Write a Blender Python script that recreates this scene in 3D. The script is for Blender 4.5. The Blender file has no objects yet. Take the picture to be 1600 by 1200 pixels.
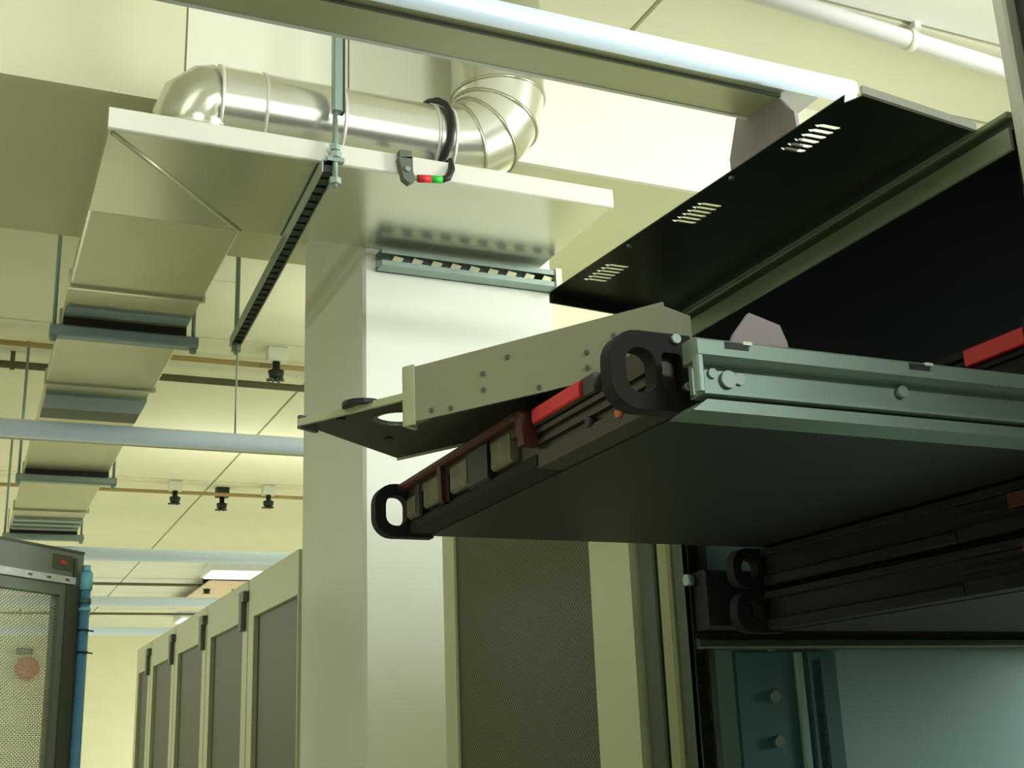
import bpy, math, random
from mathutils import Vector, Matrix
from mathutils.geometry import tessellate_polygon

random.seed(7)
CZ = 1.57                      # eye height above the floor; shapes below are written relative to it
sc = bpy.context.scene
col = sc.collection

# ---------------------------------------------------------------- camera
cam_d = bpy.data.cameras.new('camera')
cam_d.sensor_fit = 'HORIZONTAL'
cam_d.sensor_width = 36.0
cam_d.lens = 36.0 * 1900.0 / 1600.0
cam_d.clip_start = 0.02
cam_d.clip_end = 60
cam = bpy.data.objects.new('camera', cam_d)
col.objects.link(cam)
cam.matrix_world = Matrix(((0.91398551, -0.08246291, -0.39727869, 0.0),
                           (-0.40400992, -0.27546131, -0.87229413, 0.0),
                           (-0.03750299, 0.95776873, -0.28508348, CZ),
                           (0, 0, 0, 1)))
sc.camera = cam

# ---------------------------------------------------------------- world, exposure, lights
w = bpy.data.worlds.new('world')
sc.world = w
w.use_nodes = True
w.node_tree.nodes['Background'].inputs[0].default_value = (0.9, 0.95, 0.8, 1)
w.node_tree.nodes['Background'].inputs[1].default_value = 0.05
sc.view_settings.view_transform = 'Standard'
sc.view_settings.look = 'None'
sc.view_settings.gamma = 1.0
sc.view_settings.use_curve_mapping = False
sc.view_settings.exposure = -0.08


def area(name, loc, target, sx, sy, power, color):
    d = bpy.data.lights.new(name, 'AREA')
    d.shape = 'RECTANGLE'
    d.size, d.size_y = sx, sy
    d.energy = power
    d.color = color
    o = bpy.data.objects.new(name, d)
    col.objects.link(o)
    o.location = (loc[0], loc[1], loc[2] + CZ)
    v = Vector((target[0] - loc[0], target[1] - loc[1], target[2] - loc[2]))
    o.rotation_euler = v.to_track_quat('-Z', 'Y').to_euler()
    return o


WARM = (0.96, 1.0, 0.86)
COOL = (0.95, 1.0, 0.96)
# fluorescent lines of the room that lie outside the picture
area('lamp_over_rack_row', (1.4, -3.6, 1.3), (0.95, 2.2, 0.9), 1.4, 0.2, 80, COOL)
area('lamp_behind_viewer', (-0.9, -1.1, 1.3), (-0.6, 0.2, -1.5), 2.4, 0.2, 3, WARM)
area('lamp_aisle', (-0.45, 0.7, 1.3), (-0.3, 0.9, -1.5), 0.2, 2.0, 3, WARM)
area('lamp_side_aisle', (-2.3, 3.6, 0.95), (-1.6, 3.8, -1.5), 2.0, 0.3, 20, WARM)
area('lamp_far_aisle', (-2.5, 8.5, 0.95), (-1.5, 8.6, -1.5), 2.5, 0.4, 95, WARM)
area('lamp_beyond_row', (4.0, 6.5, 0.95), (3.6, 6.5, -1.5), 2.5, 0.4, 80, WARM)
area('lamp_far_end', (4.0, 12.0, 0.95), (3.2, 12.2, -1.5), 2.5, 0.4, 110, WARM)
area('lamp_behind_rack', (2.7, 0.6, 0.9), (1.3, 0.9, -0.3), 0.3, 2.0, 95, COOL)
# added upward lamps, not part of the luminaires, to brighten the ceiling
area('added_uplight_first', (0.0, 1.29, 0.96), (0.0, 1.35, 1.45), 2.0, 0.04, 2, WARM)
area('added_uplight_second', (2.2, 3.61, 0.96), (2.2, 3.65, 1.45), 2.6, 0.04, 7, WARM)
area('added_uplight_third', (2.0, 5.73, 0.96), (2.0, 5.75, 1.45), 2.6, 0.04, 7, WARM)


# ---------------------------------------------------------------- materials
def lin(c):
    return tuple(((x / 255) / 12.92 if x / 255 <= 0.04045 else ((x / 255 + 0.055) / 1.055) ** 2.4) for x in c)


def mat(name, rgb, rough=0.6, metal=0.0, var=0.06, scale=6.0, bump=0.0, emit=0.0, stretch=None):
    m = bpy.data.materials.new(name)
    m.use_nodes = True
    nt = m.node_tree
    b = nt.nodes['Principled BSDF']
    c = lin(rgb)
    b.inputs['Roughness'].default_value = rough
    b.inputs['Metallic'].default_value = metal
    tc = nt.nodes.new('ShaderNodeTexCoord')
    mp = nt.nodes.new('ShaderNodeMapping')
    if stretch:
        mp.inputs['Scale'].default_value = stretch
    nt.links.new(tc.outputs['Object'], mp.inputs['Vector'])
    n = nt.nodes.new('ShaderNodeTexNoise')
    n.inputs['Scale'].default_value = scale
    n.inputs['Detail'].default_value = 4
    nt.links.new(mp.outputs[0], n.inputs['Vector'])
    r = nt.nodes.new('ShaderNodeValToRGB')
    r.color_ramp.elements[0].position = 0.3
    r.color_ramp.elements[1].position = 0.7
    r.color_ramp.elements[0].color = (*[x * (1 - var) for x in c], 1)
    r.color_ramp.elements[1].color = (*[min(1, x * (1 + var)) for x in c], 1)
    nt.links.new(n.outputs['Fac'], r.inputs[0])
    nt.links.new(r.outputs[0], b.inputs['Base Color'])
    if bump:
        bp = nt.nodes.new('ShaderNodeBump')
        bp.inputs['Strength'].default_value = bump
        bp.inputs['Distance'].default_value = 0.002
        nt.links.new(n.outputs['Fac'], bp.inputs['Height'])
        nt.links.new(bp.outputs[0], b.inputs['Normal'])
    if emit:
        b.inputs['Emission Color'].default_value = (*c, 1)
        b.inputs['Emission Strength'].default_value = emit
    return m


def mesh_mat(name, rgb, hole_rgb, pitch, see_through):
    """perforated sheet: round holes in a staggered grid"""
    m = bpy.data.materials.new(name)
    m.use_nodes = True
    nt = m.node_tree
    b = nt.nodes['Principled BSDF']
    b.inputs['Roughness'].default_value = 0.5
    tc = nt.nodes.new('ShaderNodeTexCoord')
    mp = nt.nodes.new('ShaderNodeMapping')
    mp.inputs['Rotation'].default_value = (math.radians(45), 0, 0)
    nt.links.new(tc.outputs['Object'], mp.inputs['Vector'])
    sx = nt.nodes.new('ShaderNodeSeparateXYZ')
    nt.links.new(mp.outputs[0], sx.inputs[0])

    def mth(op, a, bb=None):
        x = nt.nodes.new('ShaderNodeMath')
        x.operation = op
        for i, v in enumerate((a, bb)):
            if v is None:
                continue
            if isinstance(v, (int, float)):
                x.inputs[i].default_value = v
            else:
                nt.links.new(v, x.inputs[i])
        return x.outputs[0]
    k = 2 * math.pi / pitch
    p = mth('ADD', mth('SINE', mth('MULTIPLY', sx.outputs['Y'], k)), mth('SINE', mth('MULTIPLY', sx.outputs['Z'], k)))
    fac = mth('GREATER_THAN', p, -0.35 if see_through else 0.1)
    if see_through:
        b.inputs['Base Color'].default_value = (*lin(rgb), 1)
        tr = nt.nodes.new('ShaderNodeBsdfTransparent')
        mx = nt.nodes.new('ShaderNodeMixShader')
        nt.links.new(fac, mx.inputs[0])
        nt.links.new(b.outputs[0], mx.inputs[1])
        nt.links.new(tr.outputs[0], mx.inputs[2])
        nt.links.new(mx.outputs[0], nt.nodes['Material Output'].inputs[0])
    else:
        mx = nt.nodes.new('ShaderNodeMix')
        mx.data_type = 'RGBA'
        nt.links.new(fac, mx.inputs[0])
        mx.inputs[6].default_value = (*lin(rgb), 1)
        mx.inputs[7].default_value = (*lin(hole_rgb), 1)
        nt.links.new(mx.outputs[2], b.inputs['Base Color'])
    return m


M = {
    'ceiling': mat('ceiling paint', (236, 233, 206), 0.8, var=0.02),
    'ceiling_white': mat('white ceiling board', (240, 240, 232), 0.8, var=0.02),
    'gap': mat('dark joint', (166, 164, 130), 0.9),
    'beam': mat('beam board white', (242, 242, 226), 0.75, var=0.02),
    'beam_cream': mat('beam board cream', (232, 230, 198), 0.75, var=0.02),
    'soffit': mat('beam underside paint', (228, 226, 190), 0.8, var=0.02),
    'wall': mat('wall paint', (238, 236, 206), 0.8, var=0.02),
    'pillar': mat('pillar plaster', (232, 236, 226), 0.8, var=0.02),
    'floor': mat('floor tile', (216, 216, 200), 0.5, var=0.05),
    'galv': mat('galvanised sheet', (206, 206, 188), 0.22, 0.85, 0.04, 4, 0.03),
    'galv_dull': mat('dull galvanised sheet', (198, 196, 164), 0.36, 0.6, 0.06, 4, 0.05),
    'alu': mat('bright aluminium', (232, 231, 222), 0.35, 0.35, 0.03, 5),
    'pipe': mat('polished duct pipe', (240, 239, 230), 0.22, 0.9, 0.04, 3),
    'steel': mat('zinc strut steel', (150, 168, 160), 0.45, 0.6, 0.08, 30),
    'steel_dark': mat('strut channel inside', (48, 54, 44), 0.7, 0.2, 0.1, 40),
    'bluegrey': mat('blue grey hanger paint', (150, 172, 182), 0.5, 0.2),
    'lum_white': mat('luminaire white enamel', (226, 232, 236), 0.35, var=0.02),
    'lum_tube': mat('luminaire diffuser', (206, 222, 236), 0.35, var=0.01, emit=0.1),
    'lum_wing': mat('luminaire reflector', (176, 178, 148), 0.4, 0.3, 0.03),
    'lum_hot': mat('lit lamp panel', (255, 252, 240), 0.5, emit=1.4),
    'mauve': mat('mauve grey plastic', (158, 146, 148), 0.6, var=0.02),
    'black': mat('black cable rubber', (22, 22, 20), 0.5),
    'black_plastic': mat('black moulded plastic', (12, 10, 10), 0.75, var=0.1),
    'rack_black': mat('black rack paint', (52, 62, 54), 0.3, 0.1, 0.1, 8),
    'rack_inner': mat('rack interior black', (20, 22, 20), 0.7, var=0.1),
    'rack_green': mat('grey green rack rail', (142, 158, 134), 0.45, 0.25, 0.06, 8),
    'rack_beige': mat('pale rack post', (150, 152, 112), 0.5, 0.1, 0.04, 8),
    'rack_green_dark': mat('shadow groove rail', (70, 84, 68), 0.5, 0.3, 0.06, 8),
    'rack_side': mat('teal grey side panel', (140, 178, 172), 0.5, 0.15, 0.1, 3),
    'rack_side_dark': mat('dark teal panel', (70, 114, 114), 0.5, 0.15, 0.1, 4),
    'rail': mat('zinc slide rail', (140, 162, 150), 0.38, 0.5, 0.08, 9),
    'beige': mat('beige cabinet paint', (188, 190, 152), 0.5, var=0.02),
    'beige_lit': mat('beige paint lit', (200, 202, 164), 0.45, var=0.02),  # lighter copy of the cabinet paint, light on the stiles put into colour
    'latch': mat('grey latch', (98, 106, 92), 0.5, 0.2),
    'chassis': mat('server chassis steel', (46, 53, 47), 0.5, 0.3, 0.08, 7),
    'black_matt': mat('matt black bezel', (9, 9, 8), 0.75, var=0.1),
    'bezel': mat('dark bezel metal', (66, 60, 50), 0.5, 0.3, 0.12, 20),
    'bay': mat('drive bay grey', (124, 120, 96), 0.6, var=0.2, scale=60),
    'bay_dark': mat('drive bay dark', (30, 32, 34), 0.5),
    'red': mat('red label', (232, 42, 52), 0.5, var=0.06, scale=60),
    'brown': mat('red brown plastic', (78, 30, 23), 0.55, var=0.1),  # also the shaded tone of two red server labels
    'orange': mat('orange copper dot', (190, 92, 50), 0.4, 0.3),
    'tray': mat('grey sheet tray', (164, 166, 142), 0.5, 0.15, 0.04, 10),
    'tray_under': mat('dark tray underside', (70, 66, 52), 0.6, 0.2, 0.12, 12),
    'tray_edge': mat('pale folded edge', (196, 198, 164), 0.5, var=0.03),
    'green': mat('green plug', (40, 190, 60), 0.45),
    'redplug': mat('red plug', (215, 36, 44), 0.45),
    'conduit': mat('brown conduit', (168, 148, 92), 0.5, var=0.05),
    'conduit_dark': mat('dark conduit', (96, 92, 66), 0.6, var=0.05),
    'white_pipe': mat('white pipe paint', (232, 232, 230), 0.4, var=0.02),
    'head': mat('dark sprinkler metal', (36, 44, 32), 0.5, 0.3),
    'white_plastic': mat('white plastic box', (226, 228, 212), 0.5, var=0.02),
    'door_frame': mat('dark grey door frame', (120, 130, 116), 0.5, 0.2, 0.05),
    'door_dark': mat('dark door stile', (82, 86, 72), 0.5, 0.2, 0.05),
    'silver': mat('brushed silver strip', (206, 208, 206), 0.4, 0.3, 0.15, 40),
    'blue': mat('blue pipe', (90, 150, 190), 0.35, var=0.04),
    'cyan': mat('pale cyan fitting', (128, 202, 222), 0.4, var=0.04),
    'salmon': mat('salmon board', (242, 216, 194), 0.7, var=0.03),
    'bell': mat('red bell enamel', (205, 92, 72), 0.4),
    'mesh_dark': mesh_mat('perforated cabinet door', (86, 95, 62), (22, 30, 14), 0.0055, False),
    'mesh_open': mesh_mat('see-through door mesh', (172, 175, 148), (0, 0, 0), 0.005, True),
}


# ---------------------------------------------------------------- mesh helpers
class MB:
    """collects simple solids; build() links them as ONE mesh object"""

    def __init__(self):
        self.v, self.f, self.s = [], [], []

    def add(self, vs, fs, smooth=False):
        o = len(self.v)
        self.v += [tuple(p) for p in vs]
        self.f += [tuple(i + o for i in f) for f in fs]
        self.s += [smooth] * len(fs)
        return self

    def box(self, a, b, c=0.0):
        """axis box from corner a to corner b, c = edge chamfer on the vertical profile"""
        x0, x1 = sorted((a[0], b[0]))
        y0, y1 = sorted((a[1], b[1]))
        z0, z1 = sorted((a[2], b[2]))
        if c <= 0:
            return self.obox(Vector((x0, y0, z0)), Vector((x1 - x0, 0, 0)), Vector((0, y1 - y0, 0)), Vector((0, 0, z1 - z0)))
        d = [x1 - x0, y1 - y0, z1 - z0]
        ax = d.index(max(d))
        i, j = [k for k in range(3) if k != ax]
        lo, hi = (x0, y0, z0), (x1, y1, z1)
        prof = [(lo[i] + c, lo[j]), (hi[i] - c, lo[j]), (hi[i], lo[j] + c), (hi[i], hi[j] - c),
                (hi[i] - c, hi[j]), (lo[i] + c, hi[j]), (lo[i], hi[j] - c), (lo[i], lo[j] + c)]
        vs = []
        for e in (lo[ax], hi[ax]):
            for p, q in prof:
                t = [0, 0, 0]
                t[ax], t[i], t[j] = e, p, q
                vs.append(t)
        n = 8
        fs = [tuple(range(n)), tuple(range(2 * n - 1, n - 1, -1))]
        fs += [(k, n + k, n + (k + 1) % n, (k + 1) % n) for k in range(n)]
        return self.add(vs, fs)

    def obox(self, o, u, v, w_):
        o, u, v, w_ = Vector(o), Vector(u), Vector(v), Vector(w_)
        p = [o, o + u, o + u + v, o + v, o + w_, o + u + w_, o + u + v + w_, o + v + w_]
        return self.add(p, [(0, 3, 2, 1), (4, 5, 6, 7), (0, 1, 5, 4), (1, 2, 6, 5), (2, 3, 7, 6), (3, 0, 4, 7)])

    def tube(self, pts, r, n=12, cap=True, smooth=True):
        pts = [Vector(p) for p in pts]
        rs = r if isinstance(r, (list, tuple)) else [r] * len(pts)
        t0 = (pts[1] - pts[0]).normalized()
        up = Vector((0, 0, 1)) if abs(t0.z) < 0.9 else Vector((1, 0, 0))
        a = t0.cross(up).normalized()
        vs = []
        for i, p in enumerate(pts):
            if i == 0:
                t = pts[1] - p
            elif i == len(pts) - 1:
                t = p - pts[i - 1]
            else:
                t = (pts[i + 1] - p).normalized() + (p - pts[i - 1]).normalized()
            t = t.normalized()
            a = (a - t * a.dot(t)).normalized()
            b = t.cross(a)
            for k in range(n):
                th = 2 * math.pi * k / n
                vs.append(p + (a * math.cos(th) + b * math.sin(th)) * rs[i])
        o = len(self.v)
        fs = []
        for i in range(len(pts) - 1):
            for k in range(n):
                fs.append((i * n + k, i * n + (k + 1) % n, (i + 1) * n + (k + 1) % n, (i + 1) * n + k))
        self.add(vs, fs, smooth)
        if cap:
            self.f += [tuple(o + k for k in range(n - 1, -1, -1)), tuple(o + (len(pts) - 1) * n + k for k in range(n))]
            self.s += [False, False]
        return self

    def prism(self, prof, fn, e0, e1, smooth=False):
        """closed profile [(p,q)] swept from e0 to e1 through fn(p,q,e)"""
        n = len(prof)
        vs = [fn(p, q, e0) for p, q in prof] + [fn(p, q, e1) for p, q in prof]
        fs = [tuple(range(n - 1, -1, -1)), tuple(range(n, 2 * n))]
        fs += [(k, (k + 1) % n, n + (k + 1) % n, n + k) for k in range(n)]
        return self.add(vs, fs, smooth)

    def plate(self, outer, holes, fn, e0, e1):
        """flat plate with real holes, given thickness e0..e1 through fn(p,q,e)"""
        loops = [outer] + list(holes)
        flat = [p for lp in loops for p in lp]
        tris = tessellate_polygon([[Vector((p[0], p[1], 0)) for p in lp] for lp in loops])
        n = len(flat)
        vs = [fn(p, q, e0) for p, q in flat] + [fn(p, q, e1) for p, q in flat]
        fs = [tuple(t) for t in tris] + [tuple(i + n for i in reversed(t)) for t in tris]
        o = 0
        for lp in loops:
            m = len(lp)
            fs += [(o + k, o + (k + 1) % m, n + o + (k + 1) % m, n + o + k) for k in range(m)]
            o += m
        return self.add(vs, fs)

    def build(self, name, material, parent=None, origin=None):
        if parent is not None:
            L = Vector(parent['_at'])
            off = L
        else:
            if origin is None:
                xs, ys, zs = zip(*self.v)
                origin = ((min(xs) + max(xs)) / 2, (min(ys) + max(ys)) / 2, min(zs))
            off = Vector(origin)
        me = bpy.data.meshes.new(name)
        me.from_pydata([tuple(Vector(p) - off) for p in self.v], [], self.f)
        me.polygons.foreach_set('use_smooth', self.s)
        me.materials.append(M[material])
        me.update()
        import bmesh
        bm = bmesh.new()
        bm.from_mesh(me)
        bmesh.ops.recalc_face_normals(bm, faces=bm.faces)
        bm.to_mesh(me)
        bm.free()
        o = bpy.data.objects.new(name, me)
        col.objects.link(o)
        o['_at'] = tuple(off)
        if parent is not None:
            o.parent = parent
        else:
            o.location = off + Vector((0, 0, CZ))
        return o


def tag(o, label, cat, group=None):
    o['label'] = label
    o['category'] = cat
    if group:
        o['group'] = group
    return o


def thing(name, at, label, cat, group=None):
    o = bpy.data.objects.new(name, None)
    o.empty_display_size = 0.05
    col.objects.link(o)
    o.location = Vector(at) + Vector((0, 0, CZ))
    o['_at'] = tuple(at)
    return tag(o, label, cat, group)


def struct(o):
    o['kind'] = 'structure'
    return o


def copy_thing(root, at, label, group=None):
    r = root.copy()
    col.objects.link(r)
    r.location = Vector(at) + Vector((0, 0, CZ))
    r['_at'] = tuple(at)
    r['label'] = label
    if group:
        r['group'] = group
    for ch in root.children:
        c = ch.copy()
        col.objects.link(c)
        c.parent = r
        for g in ch.children:
            d = g.copy()
            col.objects.link(d)
            d.parent = c
    return r


XYZ = lambda p, q, e: (p, q, e)          # plan outline, extruded in z
XZ = lambda p, q, e: (p, e, q)           # side outline in x,z, extruded in y
YZ = lambda p, q, e: (e, p, q)           # outline in y,z, extruded in x


def circle(cx, cy, r, n=20):
    return [(cx + r * math.cos(2 * math.pi * k / n), cy + r * math.sin(2 * math.pi * k / n)) for k in range(n)]


def rounded(x0, y0, x1, y1, r, n=5, corners=(1, 1, 1, 1)):
    pts = []
    cs = [((x0 + r, y0 + r), 180, (x0, y0)), ((x1 - r, y0 + r), 270, (x1, y0)), ((x1 - r, y1 - r), 0, (x1, y1)), ((x0 + r, y1 - r), 90, (x0, y1))]
    for (c, a, raw), on in zip(cs, corners):
        if not on:
            pts.append(raw)
            continue
        for k in range(n + 1):
            th = math.radians(a + 90 * k / n)
            pts.append((c[0] + r * math.cos(th), c[1] + r * math.sin(th)))
    return pts


# ================================================================ SETTING
FL = -CZ
H = 1.45
X0, X1, Y0, Y1 = -4.2, 5.4, -5.5, 15.0
struct(MB().box((X0, Y0, FL - 0.1), (X1, Y1, FL)).build('floor', 'floor'))
ceil = struct(MB().box((X0, Y0, H + 0.012), (X1, Y1, H + 0.15)).build('ceiling', 'gap'))
struct(MB().box((X0, Y1, FL), (X1, Y1 + 0.15, H + 0.15)).build('wall_back', 'wall'))
struct(MB().box((X0, Y0 - 0.15, FL), (X1, Y0, H + 0.15)).build('wall_front', 'wall'))
struct(MB().box((X0 - 0.15, Y0, FL), (X0, Y1, H + 0.15)).build('wall_left', 'wall'))
struct(MB().box((X1, Y0, FL), (X1 + 0.15, Y1, H + 0.15)).build('wall_right', 'wall'))
# ceiling boards with recessed joints
xs = [X0, -2.4, -1.2, 0.0, 1.2, 2.4, 3.6, X1]
ys = [Y0, -2.98, -0.58, 1.715, 2.0, 4.22, 6.62, 9.02, 11.42, 13.4, Y1]
g = 0.006
for i in range(len(xs) - 1):
    for j in range(len(ys) - 1):
        MB().box((xs[i] + g, ys[j] + g, H), (xs[i + 1] - g, ys[j + 1] - g, H + 0.012)).build(
            'panel', 'ceiling_white' if ys[j] > 9 or ys[j] < 1.7 else 'ceiling', ceil)
# down-stand beam over the pillar
BY0, BY1, BZ = 2.095, 2.795, 1.177
beam = struct(MB().box((X0, BY0 + 0.012, BZ), (X1, BY1, H)).build('beam', 'soffit'))
for k, (a, b) in enumerate(((X0, -0.9), (-0.9, 0.3), (0.3, 0.62), (0.62, 1.9), (1.9, X1))):
    MB().box((a + 0.002, BY0, BZ), (b - 0.002, BY0 + 0.012, H)).build('panel', 'beam_cream' if k < 2 else 'beam', beam)
# pillar
PX0, PX1, PY0, PY1 = 0.685, 1.11, 2.21, 2.68
struct(MB().box((PX0, PY0, FL), (PX1, PY1, BZ), 0.006).build('pillar', 'pillar'))


# ================================================================ LUMINAIRES
def luminaire(y, x0, x1, label, wires, endplate=False, r=0.0168):
    t = thing('luminaire', ((x0 + x1) / 2, y, 0.88), label, 'light fixture', 'suspended fluorescent luminaires')
    yt = y - 0.028 - r                                              # axis of the round diffuser
    MB().box((x0, y - 0.03, 0.906), (x1 - (0.0 if not endplate else 0.03), y + 0.07, 0.918), 0.003).build('housing', 'lum_white', t)
    prof = [(r * math.cos(a), r * math.sin(a)) for a in [math.radians(d) for d in range(0, 360, 15)]]
    MB().prism(prof, lambda p, q, e: (e, yt + p, 0.902 + q), x0, x1, True).build('diffuser', 'lum_tube', t)
    xe = x1 - (0.1 if endplate else 0.0)
    MB().box((x0, y - 0.030, 0.898), (xe, y - 0.006, 0.907)).build('groove', 'lum_wing', t)
    MB().prism([(-0.006, 0.895), (0.070, 0.902), (0.070, 0.907), (-0.006, 0.907)],
               lambda p, q, e: (e, y + p, q), x0, xe).build('reflector', 'lum_wing', t)
    MB().box((x0, y - 0.010, 0.8935), (xe, y - 0.006, 0.8975)).build('trim_strip', 'latch', t)
    MB().prism([(0.070, 0.901), (0.077, 0.901), (0.077, 0.915), (0.070, 0.915)],
               lambda p, q, e: (e, y + p, q), x0, xe).build('edge_lip', 'lum_white', t)
    if endplate:
        MB().prism([(1.414, 0.80), (1.414, 0.859), (1.388, 0.916), (1.305, 0.922), (1.25, 0.856), (1.245, 0.80)],
                   YZ, 1.03, 1.036).build('end_plate', 'mauve', t)
    for x in wires:
        MB().tube([(x, y + 0.04, 0.92), (x, y + 0.04, H - 0.001)], 0.003, 6).build('suspension_wire', 'steel', t)
    return t


luminaire(1.285, -1.2, 1.13, 'long white strip luminaire across the top of the view, in front of the beam', (-0.9, 0.08), True)
luminaire(3.61, -1.5, 3.2, 'white strip luminaire passing just below the flat duct, behind the pillar', (-0.5, 0.72, 2.0), r=0.026)
luminaire(5.82, -1.5, 3.4, 'white strip luminaire above the end of the beige cabinet row', (-0.5, 2.6), r=0.03)
luminaire(7.6, -1.5, 4.0, 'distant strip luminaire, second from the back wall', (0.2, 2.2), r=0.03)
luminaire(9.4, -1.5, 4.5, 'distant strip luminaire hanging closest to the back wall', (0.2, 2.2), r=0.03)

# ================================================================ FLAT DUCT
ZD = 0.985
duct = thing('ventilation_duct', (0.3, 2.0, ZD), 'flat galvanised ventilation duct with a wide plenum under the beam', 'duct')
MB().box((0.153, 1.875, ZD), (1.075, 2.205, 1.018)).build('plenum', 'galv', duct)
MB().box((0.150, 1.866, ZD - 0.002), (1.079, 1.876, 1.022), 0.002).build('front_flange', 'alu', duct)
MB().tube([(0.158, 1.885, ZD - 0.001), (0.433, 2.205, ZD - 0.001)], 0.0035, 6).build('fold_seam', 'galv_dull', duct)
sect = [2.206, 2.61, 2.87, 3.36, 3.95, 4.5, 5.2, 5.85]
for k in range(len(sect) - 1):
    d = 0.002 * (k % 2)
    MB().box((0.153 + d, sect[k], ZD + d), (0.435 - d, sect[k + 1], 1.018 - d), 0.004).build('duct_section', 'galv_dull', duct)
for y in sect[1:-1]:
    MB().box((0.149, y - 0.006, ZD - 0.006), (0.439, y + 0.006, 1.022)).build('seam_flange', 'galv', duct)
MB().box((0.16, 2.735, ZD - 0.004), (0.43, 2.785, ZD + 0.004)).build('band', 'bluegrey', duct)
MB().box((0.16, 3.46, ZD - 0.006), (0.43, 3.60, ZD + 0.004)).build('band', 'bluegrey', duct)  # luminaire's shading painted onto the duct as blue grey and dark bands
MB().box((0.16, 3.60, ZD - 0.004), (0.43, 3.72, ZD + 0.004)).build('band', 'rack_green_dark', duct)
for y in (5.36, 5.46, 5.56):
    MB().box((0.16, y, ZD - 0.012), (0.43, y + 0.045, ZD + 0.002)).build('grille_slat', 'steel', duct)


# trapeze hangers under the duct
def hanger(y, z, label, material):
    t = thing('duct_hanger', (0.3, y, z), label, 'hanger', 'hangers under the flat duct')
    MB().box((0.128, y - 0.019, z), (0.462, y + 0.019, z + 0.026), 0.004).build('channel', material, t)
    MB().box((0.156, y - 0.012, z + 0.026), (0.434, y + 0.012, ZD + 0.002)).build('gap_shade_strip', 'black', t)  # black strip painted in as the shade between channel and duct
    for x in (0.137, 0.452):
        MB().tube([(x, y, z - 0.012), (x, y, BZ if y < BY1 else H)], 0.005, 8).build('threaded_rod', 'steel', t)
        MB().tube([(x, y, z - 0.01), (x, y, z)], 0.009, 6, smooth=False).build('nut', 'steel', t)


hanger(2.83, 0.940, 'blue grey channel hanger under the duct, above the second luminaire', 'bluegrey')
hanger(4.45, 0.940, 'pale channel hanger under the duct, just past the second luminaire', 'steel')
hanger(5.66, 0.940, 'channel hanger at the distant end of the duct, beside the mesh door', 'steel')

# strut that carries the plenum, hung on rods
st = thing('strut_hanger', (0.53, 2.3, 0.948), 'dark perforated strut running under the plenum, hung on steel rods', 'strut')
A, B = Vector((0.513, 1.848, 0.955)), Vector((0.552, 2.83, 0.955))
dv = (B - A).normalized()
sv = Vector((dv.y, -dv.x, 0)) * 0.013
up = Vector((0, 0, 0.022))
mbs = MB()
mbs.obox(A - sv, B - A, sv * 0.2, up)
mbs.obox(A + sv * 0.8, B - A, sv * 0.2, up)
mbs.obox(A - sv + up, B - A, sv * 2, Vector((0, 0, 0.002)))
ch = mbs.build('channel', 'steel', st)
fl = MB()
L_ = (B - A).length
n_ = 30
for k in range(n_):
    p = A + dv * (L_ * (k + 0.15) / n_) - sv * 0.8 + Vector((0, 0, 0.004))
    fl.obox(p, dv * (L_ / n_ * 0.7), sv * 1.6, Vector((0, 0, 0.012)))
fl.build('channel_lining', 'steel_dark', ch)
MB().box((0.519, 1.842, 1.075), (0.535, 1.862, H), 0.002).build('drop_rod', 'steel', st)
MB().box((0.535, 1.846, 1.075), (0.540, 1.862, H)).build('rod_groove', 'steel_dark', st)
MB().tube([(0.524, 1.852, 0.93), (0.524, 1.852, 1.08)], 0.005, 8).build('threaded_rod', 'steel', st)
for z, r in ((0.936, 0.011), (0.985, 0.012), (1.0, 0.009)):
    MB().tube([(0.524, 1.852, z), (0.524, 1.852, z + 0.011)], r, 6, smooth=False).build('nut', 'steel', st)
MB().obox((0.509, 1.845, 0.977), (0.03, 0, 0), (0, 0.014, 0), (0, 0, 0.008)).build('square_washer', 'steel', st)
MB().tube([(0.551, 2.81, 0.93), (0.551, 2.81, H)], 0.006, 8).build('threaded_rod', 'steel', st)
MB().tube([(0.551, 2.81, 0.937), (0.551, 2.81, 0.953)], 0.012, 6, smooth=False).build('nut', 'steel', st)

# strut bolted across the pillar
ps = thing('strut_channel', (0.91, 2.19, 0.936), 'short zinc strut channel bolted across the white pillar', 'strut')
pc = MB()
pc.box((0.712, 2.205, 0.936), (1.112, 2.209, 0.973))
pc.box((0.712, 2.17, 0.970), (1.112, 2.209, 0.973))
pc.box((0.712, 2.17, 0.936), (1.112, 2.209, 0.939))
pc.box((0.712, 2.170, 0.939), (1.112, 2.173, 0.947))
pc.box((0.712, 2.170, 0.962), (1.112, 2.173, 0.970))
c_ = pc.build('channel', 'steel', ps)
for k in range(9):
    x = 0.735 + k * 0.042
    MB().prism([(x, 0.950), (x + 0.02, 0.947), (x + 0.026, 0.958), (x + 0.006, 0.961)], XZ, 2.176, 2.205).build('slot_insert', 'galv_dull', ps)
MB().box((1.1, 2.166, 0.932), (1.114, 2.2, 0.977)).build('end_cap', 'white_plastic', ps)

# ================================================================ ROUND DUCT
PYc, PZc, PR = 1.98, 1.115, 0.076
rd = thing('round_duct', (0.6, PYc, 1.02), 'shiny round duct with mitred elbow lying on the plenum', 'duct')
for a, b in ((0.34, 0.418), (0.418, 0.56), (0.56, 0.775)):
    MB().tube([(a, PYc, PZc), (b, PYc, PZc)], PR, 40, cap=False).build('pipe_section', 'pipe', rd)
for x in (0.34, 0.418, 0.56, 0.742, 0.775):
    MB().tube([(x - 0.003, PYc, PZc), (x + 0.003, PYc, PZc)], PR + 0.002, 40).build('joint_band', 'alu', rd)
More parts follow.
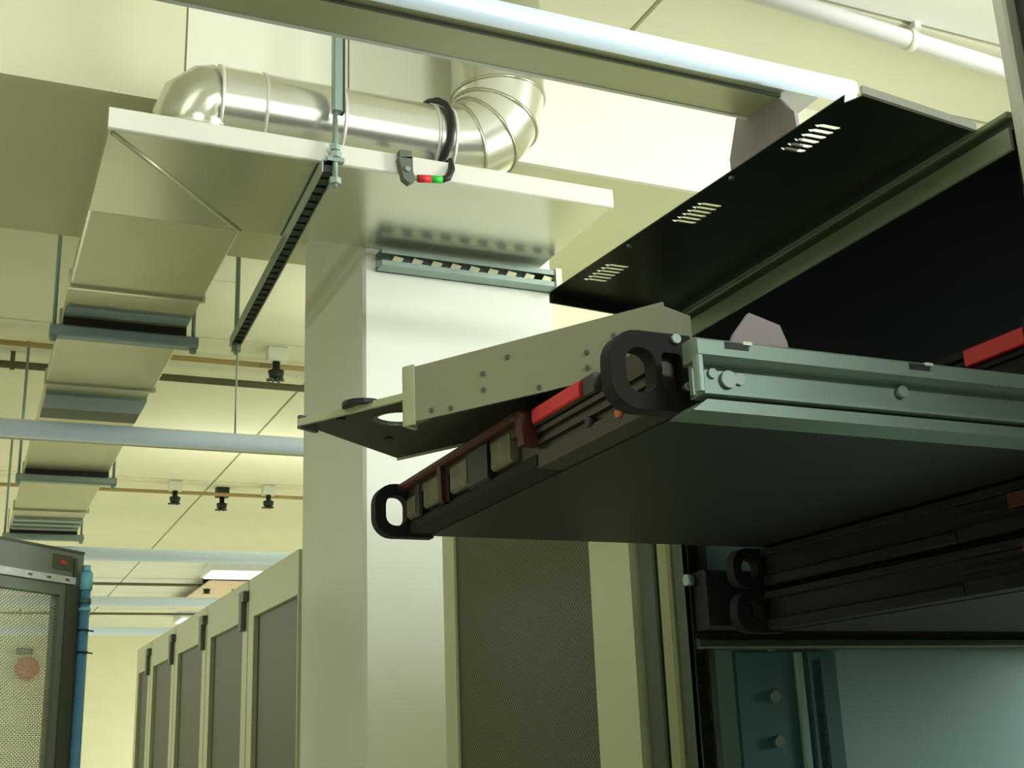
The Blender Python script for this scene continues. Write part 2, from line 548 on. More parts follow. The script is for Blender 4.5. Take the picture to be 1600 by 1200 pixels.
# elbow down into the plenum
pts = [(0.34, PYc, PZc), (0.326, PYc, PZc - 0.003), (0.308, PYc, PZc - 0.018), (0.296, PYc, PZc - 0.048), (0.292, PYc, 1.018)]
MB().tube(pts, [PR, PR, PR * 0.97, PR * 0.92, PR * 0.9], 40).build('elbow_segment', 'galv', rd)
# mitred elbow up to the riser
RX, RR, BR = 0.895, 0.094, 0.125
cut = []
for k in range(5):
    th = math.radians(90 * k / 4)
    c = Vector((RX - BR + BR * math.sin(th), PYc, PZc + BR - BR * math.cos(th)))
    t = Vector((math.cos(th), 0, math.sin(th)))
    r = PR + (RR - PR) * k / 4
    cut.append((c, t, r))


def ring(c, t, r, n=40):
    a = Vector((0, 1, 0))
    b = t.cross(a)
    return [c + (a * math.cos(2 * math.pi * k / n) + b * math.sin(2 * math.pi * k / n)) * r for k in range(n)]


for k in range(4):
    n = 40
    m = MB()
    m.add(ring(*cut[k]) + ring(*cut[k + 1]), [(i, (i + 1) % n, n + (i + 1) % n, n + i) for i in range(n)], True)
    m.build('elbow_segment', 'pipe', rd)
    c, t, r = cut[k + 1]
    MB().tube([c - t * 0.003, c + t * 0.003], r + 0.0025, 40).build('joint_band', 'galv', rd)
MB().tube([(RX, PYc, PZc + BR), (RX, PYc, H)], RR, 40, cap=False).build('riser', 'galv', rd)
MB().prism([(0.755, 1.205), (0.785, 1.192), (0.79, 1.245)], XZ, 2.075, 2.09).build('support_bracket', 'black', rd)

# black cable looped over the round duct
cb = thing('cable', (0.74, 1.9, 0.97), 'black cable looped over the round duct, with red and green plugs', 'cable')
pts = []
for d in (118, 100, 80, 60, 40, 20, 0, -20, -40, -62):
    a = math.radians(d)
    pts.append((0.738 + 0.024 * math.sin(math.radians(90 - d)) - 0.004 * (d < -30), PYc - (PR + 0.009) * math.cos(a), PZc + (PR + 0.009) * math.sin(a)))
pts += [(0.748, 1.875, 1.03), (0.744, 1.86, 1.005), (0.735, 1.855, 0.985), (0.72, 1.854, 0.977)]
MB().tube(pts, 0.0062, 8).build('cord', 'black', cb)
MB().tube([pts[0], (pts[0][0] - 0.002, pts[0][1] + 0.012, pts[0][2] + 0.003)], 0.007, 8).build('copper_end', 'orange', cb)
MB().tube([(0.722, 1.854, 0.978), (0.700, 1.854, 0.976)], 0.0068, 10).build('green_plug', 'green', cb)['label'] = 'green plug'
MB().tube([(0.700, 1.854, 0.976), (0.676, 1.854, 0.973)], 0.0072, 10).build('red_plug', 'redplug', cb)['label'] = 'red plug'
MB().tube([(0.676, 1.854, 0.973), (0.668, 1.854, 0.973)], 0.004, 8).build('wire', 'steel', cb)
cl = thing('cable_clamp', (0.657, 1.86, 0.96), 'small grey metal clamp hooked on the front flange of the plenum', 'clamp')
MB().prism([(0.640, 1.008), (0.666, 1.012), (0.666, 0.985), (0.670, 0.967), (0.660, 0.960), (0.648, 0.968)], XZ, 1.850, 1.866).build('plate', 'latch', cl)
MB().box((0.642, 1.850, 1.008), (0.664, 1.89, 1.023)).build('hook', 'latch', cl)
MB().tube([(0.655, 1.849, 0.985), (0.655, 1.845, 0.985)], 0.005, 8).build('screw', 'steel', cl)

# ================================================================ PIPES AND CONDUITS ON THE CEILING
wp = thing('ceiling_pipe', (2.0, 1.72, 1.38), 'thick white pipe clipped to the ceiling above the dark vent panel', 'pipe')
MB().tube([(1.1, 1.690, 1.422), (3.4, 1.838, 1.422)], 0.020, 20).build('pipe', 'white_pipe', wp)
for x in (1.76, 2.9):
    yy = 1.690 + (x - 1.1) * 0.0643
    MB().tube([(x - 0.01, yy - 0.0006, 1.422), (x + 0.01, yy + 0.0006, 1.422)], 0.0225, 20).build('clip', 'white_plastic', wp)
    MB().box((x - 0.008, yy - 0.03, 1.436), (x + 0.008, yy + 0.02, H)).build('clip_base', 'white_plastic', wp)


def conduit(y, z, x0, x1, r, material, label, clips):
    t = thing('conduit', ((x0 + x1) / 2, y, z - r), label, 'conduit', 'conduits under the ceiling')
    MB().tube([(x0, y, z), (x1, y, z)], r, 10).build('pipe', material, t)
    for x in clips:
        MB().box((x - 0.008, y - 0.008, z - r - 0.004), (x + 0.008, y + 0.008, H)).build('clip', material, t)
    return t


conduit(4.33, 1.40, -1.5, 3.4, 0.010, 'conduit', 'brown conduit between the beam and the darker conduit', (-0.6, 0.02, 1.6))
conduit(4.585, 1.40, -1.5, 3.4, 0.014, 'conduit_dark', 'dark conduit running parallel just behind the brown conduit', (0.09, 1.2, 2.2))
conduit(6.72, 1.40, -1.5, 4.2, 0.010, 'conduit', 'thin brown conduit with three dark sprinkler heads', (-0.6, 1.0, 2.6))
conduit(10.5, 1.40, -1.5, 5.0, 0.012, 'conduit_dark', 'distant conduit seen beside the blue pipe, in front of the rearmost conduit', (0.5, 2.4))
conduit(12.7, 1.40, -1.5, 5.0, 0.012, 'conduit_dark', 'rearmost conduit under the ceiling near the back wall', (0.5, 2.4))


def head(x, y, s, label, box_mat, group):
    t = thing('sprinkler_head', (x, y, 1.30), label, 'sprinkler', group)
    MB().box((x - 0.035 * s, y - 0.03, 1.395), (x + 0.035 * s, y + 0.03, H), 0.006).build('mount_box', box_mat, t)
    MB().tube([(x, y, 1.40), (x, y, 1.365), (x, y, 1.36), (x, y, 1.335), (x, y, 1.325)], [0.014 * s, 0.014 * s, 0.03 * s, 0.026 * s, 0.012 * s], 10).build('nozzle', 'head', t)
    k = MB()
    for a in range(8):
        th = a * math.pi / 4
        k.obox((x - 0.004, y - 0.004, 1.322), (0.034 * s * math.cos(th), 0.034 * s * math.sin(th), 0), (-0.006 * math.sin(th), 0.006 * math.cos(th), 0), (0, 0, 0.004))
    k.build('deflector', 'head', t)


head(0.985, 4.26, 1.0, 'dark sprinkler head on a white box beside the pillar, closest of all', 'white_plastic', None)
head(1.0, 6.66, 1.0, 'sprinkler head nearest the duct on the thin brown conduit', 'white_plastic', 'sprinkler heads on the thin conduit')
head(1.275, 6.78, 1.0, 'middle sprinkler head of three on the thin brown conduit', 'head', 'sprinkler heads on the thin conduit')
head(1.51, 6.66, 1.0, 'sprinkler head nearest the pillar on the thin brown conduit', 'white_plastic', 'sprinkler heads on the thin conduit')
for x, lb in ((1.86, 'nearest the blue pipe'), (2.1, 'in the middle'), (2.36, 'nearest the beige cabinets')):
    head(x, 10.44, 1.0, 'small distant sprinkler head on the second rearmost conduit, ' + lb, 'head', 'distant sprinkler heads')
for x, lb in ((2.27, 'beside the blue pipe'), (2.53, 'beside the beige cabinets')):
    head(x, 12.64, 1.0, 'tiny sprinkler head on the rearmost conduit, ' + lb, 'head', 'distant sprinkler heads')


def ceiling_lamp(x0, y0, x1, y1, label):
    t = thing('ceiling_lamp', ((x0 + x1) / 2, (y0 + y1) / 2, 1.37), label, 'light fixture', 'lit panels near the back wall')
    MB().box((x0, y0, 1.385), (x1, y1, H), 0.006).build('housing', 'lum_white', t)
    MB().box((x0 + 0.02, y0 + 0.02, 1.375), (x1 - 0.02, y1 - 0.02, 1.386)).build('diffuser', 'lum_hot', t)


ceiling_lamp(1.72, 9.5, 2.3, 9.95, 'glowing ceiling panel just above the cabinet row, larger of two')
ceiling_lamp(2.05, 12.9, 2.6, 13.4, 'small glowing ceiling panel low above the far cabinets')

cbd = thing('ceiling_board', (2.2, 10.9, 1.42), 'salmon tinted hanging board behind the larger glowing ceiling panel', 'board')
MB().box((1.8, 10.0, 1.36), (2.9, 11.9, 1.375)).build('board', 'salmon', cbd)
for x in (1.85, 2.85):
    MB().box((x - 0.01, 10.05, 1.374), (x + 0.01, 10.07, H)).build('strap', 'steel', cbd)

# red bell and dark lamp on the back wall, seen through the mesh door
bl = thing('alarm_bell', (0.71, 14.95, 0.95), 'red round bell on the back wall, seen through the mesh door', 'bell')
MB().tube([(0.71, 15.0, 1.035), (0.71, 14.93, 1.035), (0.71, 14.90, 1.035)], [0.13, 0.13, 0.09], 20).build('gong', 'bell', bl)
MB().box((0.67, 14.96, 0.99), (0.75, 15.0, 1.08), 0.01).build('base', 'bell', bl)
wl = thing('wall_lamp', (0.66, 14.95, 1.2), 'small dark bulkhead lamp on the back wall above the red bell', 'lamp')
MB().box((0.58, 14.94, 1.19), (0.76, 15.0, 1.26), 0.015).build('housing', 'head', wl)
MB().box((0.61, 14.925, 1.2), (0.73, 14.942, 1.25), 0.01).build('cover', 'latch', wl)


# ================================================================ BEIGE CABINET ROW
CX, CT = 0.68, 0.445


def cabinet(y0, y1, label, group, latch, depth=0.85, clearance=0.0, s0=0.062, s1=0.062, recess=0.012):
    t = thing('server_cabinet', (CX + 0.4, (y0 + y1) / 2, FL), label, 'cabinet', group)
    MB().box((CX + 0.025 + clearance, y0 + 0.002, FL), (CX + depth, y1 - 0.002, CT), 0.004).build('body', 'beige', t)
    a, b = y0 + 0.004, y1 - 0.004
    zt = 0.342
    fr = MB()
    outer = [(a, FL + 0.06), (b, FL + 0.06), (b, CT - 0.002), (a, CT - 0.002)]
    hole = [(a + s0, FL + 0.2), (b - s1, FL + 0.2), (b - s1, zt), (a + s0, zt)]
    fr.plate(outer, [hole], YZ, CX, CX + 0.024 + clearance)
    d = fr.build('door', 'beige_lit', t)
    MB().box((CX + recess, a + s0, FL + 0.2), (CX + recess + 0.004, b - s1, zt)).build('mesh', 'mesh_dark', d)
    if latch:
        lm = MB()
        lm.box((CX - 0.014, y0 + 0.026, 0.315), (CX + 0.001, y0 + 0.062, 0.415), 0.003)
        lm.box((CX - 0.014, y0 + 0.003, 0.388), (CX + 0.001, y0 + 0.026, 0.415))
        lm.build('latch', 'latch', t)
    return t


ROW = 'beige cabinets in a row behind the pillar'
cabinet(2.682, 3.205, 'beige mesh door cabinet directly behind the pillar', ROW, False, s0=0.006)
cabinet(3.205, 3.79, 'second beige cabinet behind the pillar, with a grey latch', ROW, True)
cabinet(3.79, 4.38, 'third beige cabinet behind the pillar, with a grey latch', ROW, True)
cabinet(4.38, 4.955, 'fourth beige cabinet behind the pillar, with a grey latch', ROW, True)
cabinet(4.955, 5.365, 'narrow beige cabinet at the distant end of the row', ROW, True)
cabinet(1.19, 1.785, 'beige mesh door cabinet between the pillar and the open black rack', None, False, s0=0.096, s1=0.048, recess=0.004)

# ================================================================ OPEN RACK
RY0, RY1, RXF, RXB, RT = 0.583, 1.15, 0.68, 1.55, 0.432
rk = thing('open_rack', (1.1, 0.86, FL), 'open black equipment rack with its servers pulled out', 'rack')
# posts
pf = MB()
pf.box((RXF, 1.112, FL), (RXF + 0.03, 1.136, RT), 0.003)
pf.build('post', 'rack_beige', rk)
MB().box((RXF + 0.012, 1.136, FL), (RXF + 0.05, 1.152, RT), 0.002).build('post_shade', 'rack_black', rk)  # black strip painted in as the dark shadow beside the post
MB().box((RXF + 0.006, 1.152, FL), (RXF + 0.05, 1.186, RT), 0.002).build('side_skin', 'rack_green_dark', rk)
MB().box((RXF + 0.02, RY0, FL), (RXF + 0.05, RY0 + 0.02, RT), 0.003).build('post', 'rack_black', rk)
MB().box((RXB - 0.04, RY0, FL), (RXB, RY0 + 0.04, RT)).build('post', 'rack_black', rk)
MB().box((RXB - 0.04, RY1 - 0.05, FL), (RXB, RY1, RT)).build('post', 'rack_black', rk)
# top front frame rail: lower bright lip, groove, upper lip
MB().box((RXF - 0.003, RY0 + 0.001, 0.406), (RXF, RY1, 0.425), 0.001).build('front_rail', 'rack_green', rk)
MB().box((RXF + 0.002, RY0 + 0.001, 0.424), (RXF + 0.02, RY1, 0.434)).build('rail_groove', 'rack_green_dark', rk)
MB().box((RXF - 0.003, RY0 + 0.001, 0.433), (RXF + 0.02, RY1, 0.438), 0.001).build('rail_lip', 'rack_green', rk)
MB().box((RXF + 0.02, RY0, 0.425), (RXB, RY1, 0.436)).build('top_panel', 'rack_inner', rk)
MB().box((RXB - 0.04, RY0 + 0.04, RT - 0.05), (RXB, RY1 - 0.05, RT)).build('rear_rail', 'rack_inner', rk)
MB().box((RXF + 0.03, RY0, FL), (RXB - 0.04, RY0 + 0.004, RT)).build('side_panel', 'rack_inner', rk)
# far side panel in its sections
sp = MB().box((RXF + 0.03, 1.104, FL), (RXB - 0.04, 1.112, RT)).build('side_panel', 'rack_side', rk)
MB().box((0.745, 1.098, FL), (0.818, 1.104, 0.085)).build('rail_plate', 'rack_side_dark', sp)
MB().box((0.830, 1.098, FL), (0.872, 1.104, 0.085)).build('rail_plate', 'rack_side_dark', sp)
MB().box((0.819, 1.094, FL), (0.829, 1.104, 0.085), 0.002).build('rib', 'rack_side', sp)
MB().box((0.872, 1.1, FL), (0.876, 1.104, 0.085)).build('joint_strip', 'rack_side_dark', sp)
for z in (0.092, 0.04, -0.006, -0.05):
    MB().tube([(0.789, 1.099, z), (0.789, 1.093, z)], 0.006, 12).build('bolt', 'rail', sp)
# perforated mounting rails
hol = []
z = -0.30
while z < 0.40:
    hol.append([(0.690, z), (0.703, z + 0.004), (0.703, z + 0.011), (0.690, z + 0.007)])
    z += 0.0185
mr = MB()
mr.plate([(0.684, -1.5), (0.712, -1.5), (0.712, 0.40), (0.684, 0.40)], hol, XZ, 1.086, 1.089)
mr.box((0.684, 1.086, -1.5), (0.687, 1.108, 0.40))
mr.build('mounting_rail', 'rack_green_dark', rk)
MB().box((0.686, 1.0895, -1.5), (0.714, 1.094, 0.40)).build('rail_backing', 'rack_inner', rk)
hol = []
z = -0.30
while z < 0.08:
    hol.append([(0.840, z), (0.852, z + 0.004), (0.852, z + 0.010), (0.840, z + 0.006)])
    z += 0.0185
MB().plate([(0.836, -1.5), (0.856, -1.5), (0.856, 0.085), (0.836, 0.085)], hol, XZ, 1.095, 1.097).build('mounting_rail', 'rack_side_dark', rk)
# horizontal bracket along the far side, dark one above it
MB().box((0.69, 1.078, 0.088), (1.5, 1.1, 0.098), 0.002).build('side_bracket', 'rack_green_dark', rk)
MB().box((0.69, 1.082, 0.098), (1.5, 1.1, 0.104)).build('bracket_groove', 'rack_inner', rk)
MB().box((0.692, 1.060, 0.106), (1.45, 1.094, 0.166), 0.003).build('rail_cover', 'rack_inner', rk)
MB().tube([(0.690, 1.083, 0.158), (0.682, 1.083, 0.158)], 0.006, 10).build('bolt', 'steel', rk)

# slotted vent panel over the rack mouth
q = [Vector((0.517, 1.033)), Vector((0.679, 1.052)), Vector((0.679, 0.6175)), Vector((0.549, 0.602))]


def quad(s, t):     # s along the depth 0..1 (far to near), t across 0..1
    a = q[0].lerp(q[1], t)
    b = q[3].lerp(q[2], t)
    p = a.lerp(b, s)
    return (p.x, p.y)


slots = []
for s0, s1 in ((0.102, 0.212), (0.452, 0.556), (0.792, 0.902)):
    w_ = (s1 - s0) / 6
    for k in range(6):
        a = s0 + w_ * k
        b = a + w_ * 0.68
        m = (a + b) / 2
        sk = 0.012
        slots.append([quad(m - sk * 0.2, 0.075), quad(a, 0.11), quad(a + sk * 0.4, 0.225), quad(m + sk * 0.5, 0.245), quad(b + sk * 0.4, 0.225), quad(b, 0.11)])
vp = MB()
notch = [quad(0, 0), quad(0, 1), quad(1, 1), quad(1, 0.10), quad(0.965, 0.06), quad(0.985, 0.0)]
vp.plate(notch, slots, XYZ, 0.4385, 0.4395)
v_ = vp.build('vent_panel', 'rack_black', rk)
a, b = quad(1, 0.07), quad(1, 1.0)
MB().obox((a[0], a[1] - 0.003, 0.438), (b[0] - a[0], b[1] - a[1], 0), (0, 0.003, 0), (0, 0, 0.0065)).build('end_lip', 'white_plastic', v_)  # lip of the black panel, coloured pale for the light it catches
a, b = quad(0, 0), quad(0, 1.0)
MB().obox((a[0], a[1], 0.428), (b[0] - a[0], b[1] - a[1], 0), (0, 0.003, 0), (0, 0, 0.011)).build('edge_fold', 'rack_black', v_)
for s in (0.32, 0.67):
    p = quad(s, 0.03)
    MB().tube([(p[0], p[1], 0.437), (p[0], p[1], 0.4345)], 0.0025, 8).build('screw', 'steel', v_)

# neighbouring tall rack on the near side
nk = thing('neighbouring_rack', (1.1, 0.26, FL), 'tall dark rack with silver edge trim at the picture edge, beside the open rack', 'rack')
MB().box((0.70, -0.1, FL), (1.55, 0.578, 0.69), 0.004).build('body', 'rack_black', nk)
MB().box((0.674, 0.566, FL), (0.69, 0.578, 0.69), 0.002).build('edge_trim', 'alu', nk)
MB().box((0.684, 0.54, FL), (0.70, 0.566, 0.69), 0.002).build('door_edge', 'rack_black', nk)
MB().box((0.684, -0.1, FL), (0.70, 0.54, 0.69), 0.002).build('door', 'rack_black', nk)


# ================================================================ SERVERS
def server(x, z, label, depth, reds, detailed):
    y0, y1, h = 0.584, 1.04, (0.0445 if detailed else 0.038)
    t = thing('rack_server', (x + depth / 2, 0.81, z), label, 'server', 'thin servers in the open rack')
    cm = 'chassis' if detailed else 'rack_inner'
    MB().box((x + 0.02, y0 + 0.012, z), (x + depth, y1 - 0.012, z + h), 0.0015).build('chassis', cm, t)
    fr = MB()
    fr.box((x, 0.60, z + 0.001), (x + 0.022, 0.752, z + 0.012))                 # lower bezel beam
    fr.box((x + 0.004, 0.60, z + 0.012), (x + 0.022, 1.02, z + h))             # recessed field
    fr.box((x + 0.0005, 0.60, z + 0.018), (x + 0.006, 0.752, z + 0.0215))      # grooves of the plain half
    fr.box((x + 0.0005, 0.60, z + 0.026), (x + 0.006, 0.752, z + 0.0295))
    bz = fr.build('bezel', 'bezel' if detailed else 'black_matt', t)
    MB().box((x - 0.001, 0.752, z + 0.001), (x + 0.022, 1.02, z + 0.012), 0.002).build('lower_strip', 'black_plastic' if detailed else 'black_matt', bz)
    bzs = 'bezel' if detailed else 'black_matt'
    MB().box((x - 0.002, 0.66, z + 0.031), (x + 0.006, 1.02, z + h), 0.001).build('top_strip', bzs, bz)
    # ring handles at both ends
    for ya, yb in ((y0, y0 + 0.013), (y1 - 0.013, y1)):
        outer = rounded(x - 0.031, z - 0.0015, x + 0.024, z + h + 0.002, 0.018, 6, (1, 0, 0, 1))
        hole = rounded(x - 0.021, z + 0.0085, x - 0.001, z + h - 0.0085, 0.009, 6)
        holes = [hole]
        if detailed and ya < 0.8:
            holes.append(rounded(x + 0.003, z + 0.011, x + 0.017, z + h - 0.010, 0.003, 3))
        hd = MB()
        hd.plate(outer, holes, XZ, ya, yb)
        o = hd.build('handle', 'black_plastic', t)
        if detailed and ya < 0.8:
            MB().box((x + 0.0, yb - 0.004, z + 0.009), (x + 0.018, yb - 0.001, z + h - 0.008)).build('ear_plate', 'bezel', o)
            MB().tube([(x + 0.019, ya + 0.001, z + 0.014), (x + 0.019, ya - 0.004, z + 0.014)], 0.0026, 10).build('screw', 'steel', o)
            MB().tube([(x + 0.013, ya + 0.001, z + 0.043), (x + 0.013, ya - 0.003, z + 0.043)], 0.003, 10).build('screw', 'steel', o)
    if detailed:
        for a, b in ((0.94, 0.978), (0.878, 0.914), (0.792, 0.828)):
            MB().box((x - 0.003, a, z + 0.015), (x + 0.005, b, z + 0.038), 0.002).build('drive_bay', 'bay', bz)
        MB().box((x - 0.003, 1.0, z + 0.013), (x + 0.005, 1.022, z + 0.034), 0.003).build('drive_bay', 'bay', bz)
        for a, b in ((0.9195, 0.935), (0.833, 0.873), (0.985, 0.996)):
            MB().box((x - 0.004, a, z + 0.010), (x + 0.005, b, z + 0.041), 0.002).build('divider', 'bay_dark', bz)
        lv = MB()
        lv.box((x - 0.010, 0.765, z + 0.040), (x + 0.004, 1.035, z + 0.0465), 0.002)
        lv.obox((x - 0.010, 0.752, z + 0.018), (0.012, 0, 0), (0, 0.010, 0), (0, 0.006, 0.026))
        lv.obox((x - 0.008, 0.921, z + 0.010), (0.008, 0, 0), (0, 0.008, 0), (0, 0.002, 0.030))
        lv.build('release_lever', 'brown', t)
        for yy, zz, m_ in ((0.632, 0.010, 'orange'), (0.610, 0.006, 'orange'), (0.632, 0.0145, 'bay_dark'), (0.672, 0.014, 'bay_dark')):
            MB().tube([(x + 0.003, yy, z + zz), (x - 0.002, yy, z + zz)], 0.0034, 10).build('screw', m_, bz)
    ra, rb, rz0, rz1 = reds
    MB().box((x - 0.004, ra, z + rz0), (x + 0.004, rb, z + rz1), 0.001).build('red_label', 'red' if z < 0.1 or z > 0.17 else 'brown', t)['label'] = 'red label strip'  # labels of the two shadowed servers get red brown, shade in the colour
    return t


server(0.36, 0.1845, 'grey server slid farthest out of the rack, black ring handles and drive bays', 0.7, (0.677, 0.75, 0.0325, 0.0435), True)
server(0.735, 0.1435, 'black server inside the rack, directly under the slid out server', 0.65, (0.62, 0.69, 0.018, 0.03), False)
server(0.735, 0.1005, 'black server inside the rack, lowest of the four', 0.65, (0.62, 0.683, 0.026, 0.035), False)
server(0.703, 0.247, 'black server in the rack above the slide rail, bright red label', 0.65, (0.585, 0.681, 0.0225, 0.0365), False)

# slide rail of the pulled-out server
sr = thing('slide_rail', (0.75, 0.558, 0.174), 'zinc slide rail along the side of the slid out server', 'rail')
RL0, RL1 = 0.366, 0.672
MB().prism([(0.561, 0.2035), (0.549, 0.2035), (0.545, 0.206), (0.545, 0.2145), (0.548, 0.2165), (0.561, 0.2165)], lambda p, q, e: (e, p, q), RL0 - 0.003, RL1).build('upper_flange', 'rail', sr)
wb = MB().box((RL0, 0.5575, 0.1845), (RL1, 0.561, 0.2035)).build('web', 'rail', sr)
MB().box((RL0, 0.546, 0.1835), (RL1, 0.561, 0.1855)).build('lower_flange', 'rail', sr)
MB().box((RL0 - 0.004, 0.545, 0.1845), (RL0 + 0.0005, 0.551, 0.2055), 0.001).build('end_tab', 'steel', sr)
MB().prism([(RL0 - 0.006, 0.1745), (RL1, 0.1745), (RL1, 0.1815), (RL0 + 0.004, 0.1815)], XZ, 0.550, 0.576).build('inner_member', 'rail', sr)
MB().tube([(0.389, 0.5585, 0.196), (0.389, 0.5545, 0.196)], 0.0052, 14).build('bolt', 'steel', wb)
MB().box((0.40, 0.5605, 0.186), (0.66, 0.5835, 0.2)).build('spacer', 'rack_inner', sr)
MB().tube([(0.397, 0.5585, 0.197), (0.397, 0.5555, 0.197)], 0.0036, 12).build('bolt', 'steel', wb)
MB().tube([(0.379, 0.5585, 0.199), (0.379, 0.5555, 0.199)], 0.003, 12).build('bolt', 'steel', wb)
MB().tube([(0.515, 0.5585, 0.199), (0.515, 0.5535, 0.199)], 0.0038, 14).build('bolt', 'steel', wb)
for x in (0.389, 0.522):
    MB().box((x - 0.008, 0.5445, 0.2105), (x + 0.008, 0.5475, 0.2145)).build('clip', 'bay_dark', sr)
    MB().box((x + 0.004, 0.5435, 0.2135), (x + 0.010, 0.5475, 0.2155)).build('clip', 'alu', sr)
tb = MB().prism([(0.391, 0.2165), (0.394, 0.223), (0.406, 0.2375), (0.427, 0.232), (0.431, 0.222), (0.432, 0.2165)], XZ, 0.553, 0.556)
tag(tb.build('plastic_tab', 'mauve'), 'small mauve grey plastic tab standing on the slide rail', 'tab')

# ================================================================ GREY TRAY LAID ACROSS THE SERVER
P0, P1 = Vector((0.405, 0.645, 0)), Vector((0.292, 0.834, 0))
du = (P1 - P0).normalized()
nu = Vector((-du.y, du.x, 0)) * -1
tr = thing('equipment_tray', (0.36, 0.82, 0.2285), 'grey sheet metal tray lying crosswise over the slid out server', 'tray')
wm = MB()
wm.obox(P0 + Vector((0, 0, 0.2345)), P1 - P0, nu * 0.002, Vector((0, 0, 0.0425)))
w1 = wm.build('side_wall', 'tray', tr)
MB().obox(P1 + Vector((0, 0, 0.232)) - nu * 0.001, du * 0.003, nu * 0.014, Vector((0, 0, 0.0465))).build('end_flange', 'tray_edge', w1)
MB().obox(P1 + Vector((0, 0, 0.232)) - nu * 0.0015 - du * 0.0085, du * 0.0095, nu * 0.002, Vector((0, 0, 0.0465))).build('end_flange', 'tray_edge', w1)
MB().obox(P0 + Vector((0, 0, 0.2345)), -du * 0.004 + nu * 0.03, nu * 0.002, Vector((0, 0, 0.040))).build('corner_return', 'tray', w1)
for s, zz in ((0.060, 0.244), (0.060, 0.255), (0.148, 0.246), (0.148, 0.258), (0.126, 0.266), (0.038, 0.262), (0.100, 0.238), (0.196, 0.240), (0.178, 0.238)):
    p = P0 + du * s + Vector((0, 0, zz))
    MB().tube([p + nu * 0.001, p - nu * 0.0012], [0.0026, 0.0018], 8).build('rivet', 'latch', w1)
pend = P1 + du * 0.112
outer = [tuple((P0 + nu * 0.001).xy), tuple((P1 + nu * 0.001).xy), tuple(pend.xy), (0.349, 1.025), (0.389, 0.952), (0.52, 0.72)]
hc = (0.307, 0.891)
tp = MB()
tp.plate(outer, [circle(hc[0], hc[1], 0.0195, 24)], XYZ, 0.2545, 0.2565)
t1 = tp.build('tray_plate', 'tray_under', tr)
MB().obox(P1 + nu * -0.0015 + Vector((0, 0, 0.2525)), pend - P1, nu * 0.003, Vector((0, 0, 0.0055))).build('edge_strip', 'tray_edge', t1)
MB().obox(pend - du * 0.002 + Vector((0, 0, 0.2505)), du * 0.004, nu * 0.020, Vector((0, 0, 0.011))).build('end_tab', 'latch', t1)
B_, C_ = Vector((0.349, 1.025, 0.2525)), Vector((0.389, 0.952, 0.2525))
MB().obox(B_, C_ - B_, nu * 0.002, Vector((0, 0, 0.005))).build('edge_strip', 'tray_edge', t1)
gr = MB()
gr.plate(circle(0.2715, 0.877, 0.0165, 24), [circle(0.2715, 0.877, 0.008, 16)], XYZ, 0.2565, 0.2598)
gr.build('grommet', 'bay_dark', t1)
gl = MB()
gl.plate(circle(hc[0], hc[1], 0.0225, 24), [circle(hc[0], hc[1], 0.0195, 24)], XYZ, 0.2534, 0.2546)
gl.build('hole_rim', 'latch', t1)
MB().box((0.40, 0.78, 0.2285), (0.44, 0.86, 0.2535)).build('support_block', 'bay_dark', tr)
for p in ((0.262, 0.905), (0.318, 0.955)):
    MB().tube([(p[0], p[1], 0.2536), (p[0], p[1], 0.2525)], 0.004, 10).build('rivet', 'bay_dark', t1)

# ================================================================ LEFT RACK WITH OPEN MESH DOOR
E0 = Vector((0.222, 2.79, 0))
td = Vector((-0.7071, -0.7071, 0))
nd = Vector((0.7071, -0.7071, 0))      # door face that looks at the camera
lr = thing('mesh_door_rack', (-0.5, 2.4, FL), 'grey rack whose mesh door stands open into the aisle', 'rack')
hinge = E0 + td * 0.6
MB().box((hinge.x - 0.95, hinge.y, FL), (hinge.x - 0.01, hinge.y + 0.6, 0.435), 0.004).build('body', 'door_frame', lr)


def dpl(p, q_, e):
    v = E0 + td * p + nd * e
    return (v.x, v.y, q_)


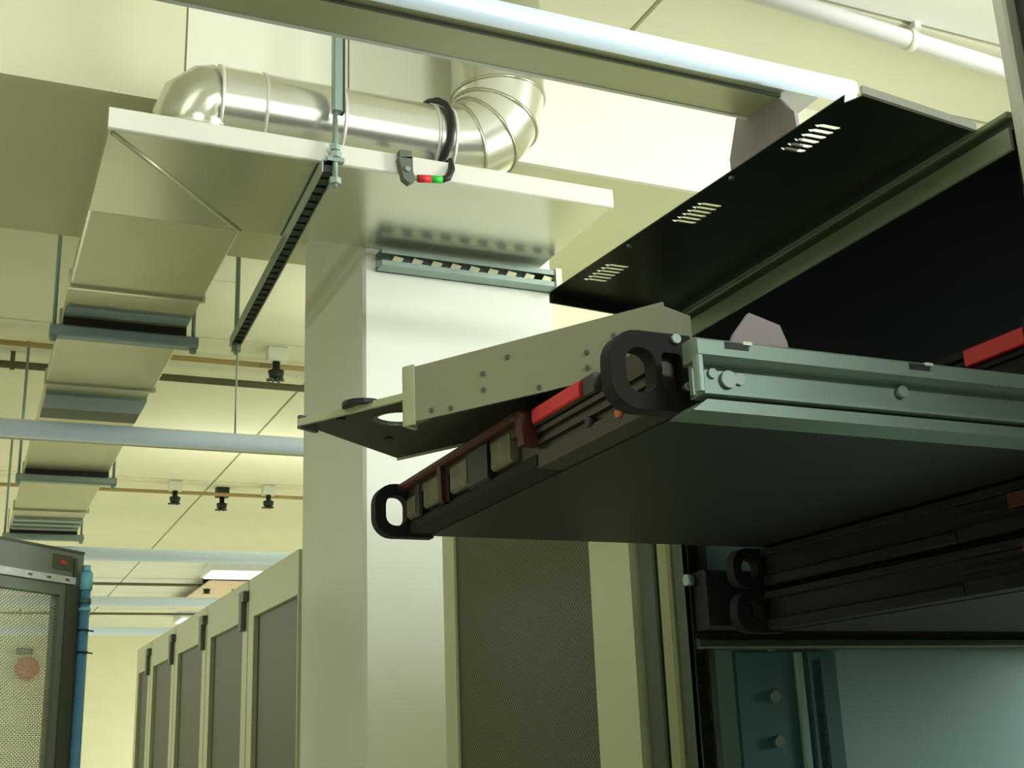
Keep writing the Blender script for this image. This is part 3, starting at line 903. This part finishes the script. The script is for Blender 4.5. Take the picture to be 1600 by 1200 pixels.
dm = MB()
dm.plate([(0, -1.5), (0.6, -1.5), (0.6, 0.435), (0, 0.435)], [[(0.066, -1.4), (0.54, -1.4), (0.54, 0.34), (0.066, 0.34)]], dpl, -0.012, 0.012)
dd = dm.build('door', 'door_frame', lr)
MB().plate([(0.064, -1.402), (0.542, -1.402), (0.542, 0.342), (0.064, 0.342)], [], dpl, -0.001, 0.001).build('mesh', 'mesh_open', dd)
MB().plate([(0.002, -1.5), (0.050, -1.5), (0.050, 0.362), (0.002, 0.362)], [], dpl, 0.012, 0.015).build('stile_cover', 'door_dark', dd)
MB().plate([(0.03, 0.364), (0.58, 0.364), (0.58, 0.379), (0.03, 0.379)], [], dpl, 0.012, 0.020).build('silver_strip', 'silver', dd)
for s in (0.05, 0.105, 0.16):
    MB().plate([(s, 0.369), (s + 0.012, 0.369), (s + 0.012, 0.374), (s, 0.374)], [], dpl, 0.020, 0.0205).build('slot', 'latch', dd)
MB().plate([(0.035, 0.392), (0.095, 0.392), (0.095, 0.424), (0.035, 0.424)], [], dpl, 0.012, 0.0135).build('name_plate', 'door_dark', dd)
MB().plate([(0.055, 0.405), (0.072, 0.405), (0.075, 0.412), (0.058, 0.412)], [], dpl, 0.0135, 0.0142).build('red_mark', 'red', dd)
MB().plate([(0.0, 0.433), (0.6, 0.433), (0.6, 0.438), (0.0, 0.438)], [], dpl, -0.014, 0.014).build('top_edge', 'door_dark', dd)
MB().plate([(0.024, 0.365), (0.032, 0.365), (0.032, 0.42), (0.024, 0.42)], [], dpl, 0.012, 0.018).build('hinge_pin', 'door_dark', dd)

# blue pipe along the door edge
bp_ = E0 + td * 0.002 + nd * 0.024
bt = thing('blue_pipe', (bp_.x, bp_.y, FL), 'upright blue pipe with cyan fittings along the mesh door edge', 'pipe')
MB().tube([(bp_.x, bp_.y, FL), (bp_.x, bp_.y, 0.395)], 0.0105, 14).build('pipe', 'blue', bt)
for za, zb, r, m_ in ((0.355, 0.392, 0.0135, 'cyan'), (0.392, 0.408, 0.008, 'cyan'), (0.325, 0.337, 0.0125, 'rack_side_dark'), (0.31, 0.318, 0.0125, 'cyan')):
    MB().tube([(bp_.x, bp_.y, za), (bp_.x, bp_.y, zb)], r, 14).build('fitting', m_, bt)
for zz in (0.268, 0.222):
    MB().tube([(bp_.x, bp_.y, zz), (bp_.x, bp_.y, zz + 0.004)], 0.0118, 14).build('cable_tie', 'black', bt)
    MB().obox((bp_.x, bp_.y - 0.012, zz), (0.02, -0.004, -0.003), (0, 0.003, 0), (0, 0, 0.003)).build('tie_tail', 'black', bt)

for o in bpy.data.objects:
    if '_at' in o:
        del o['_at']
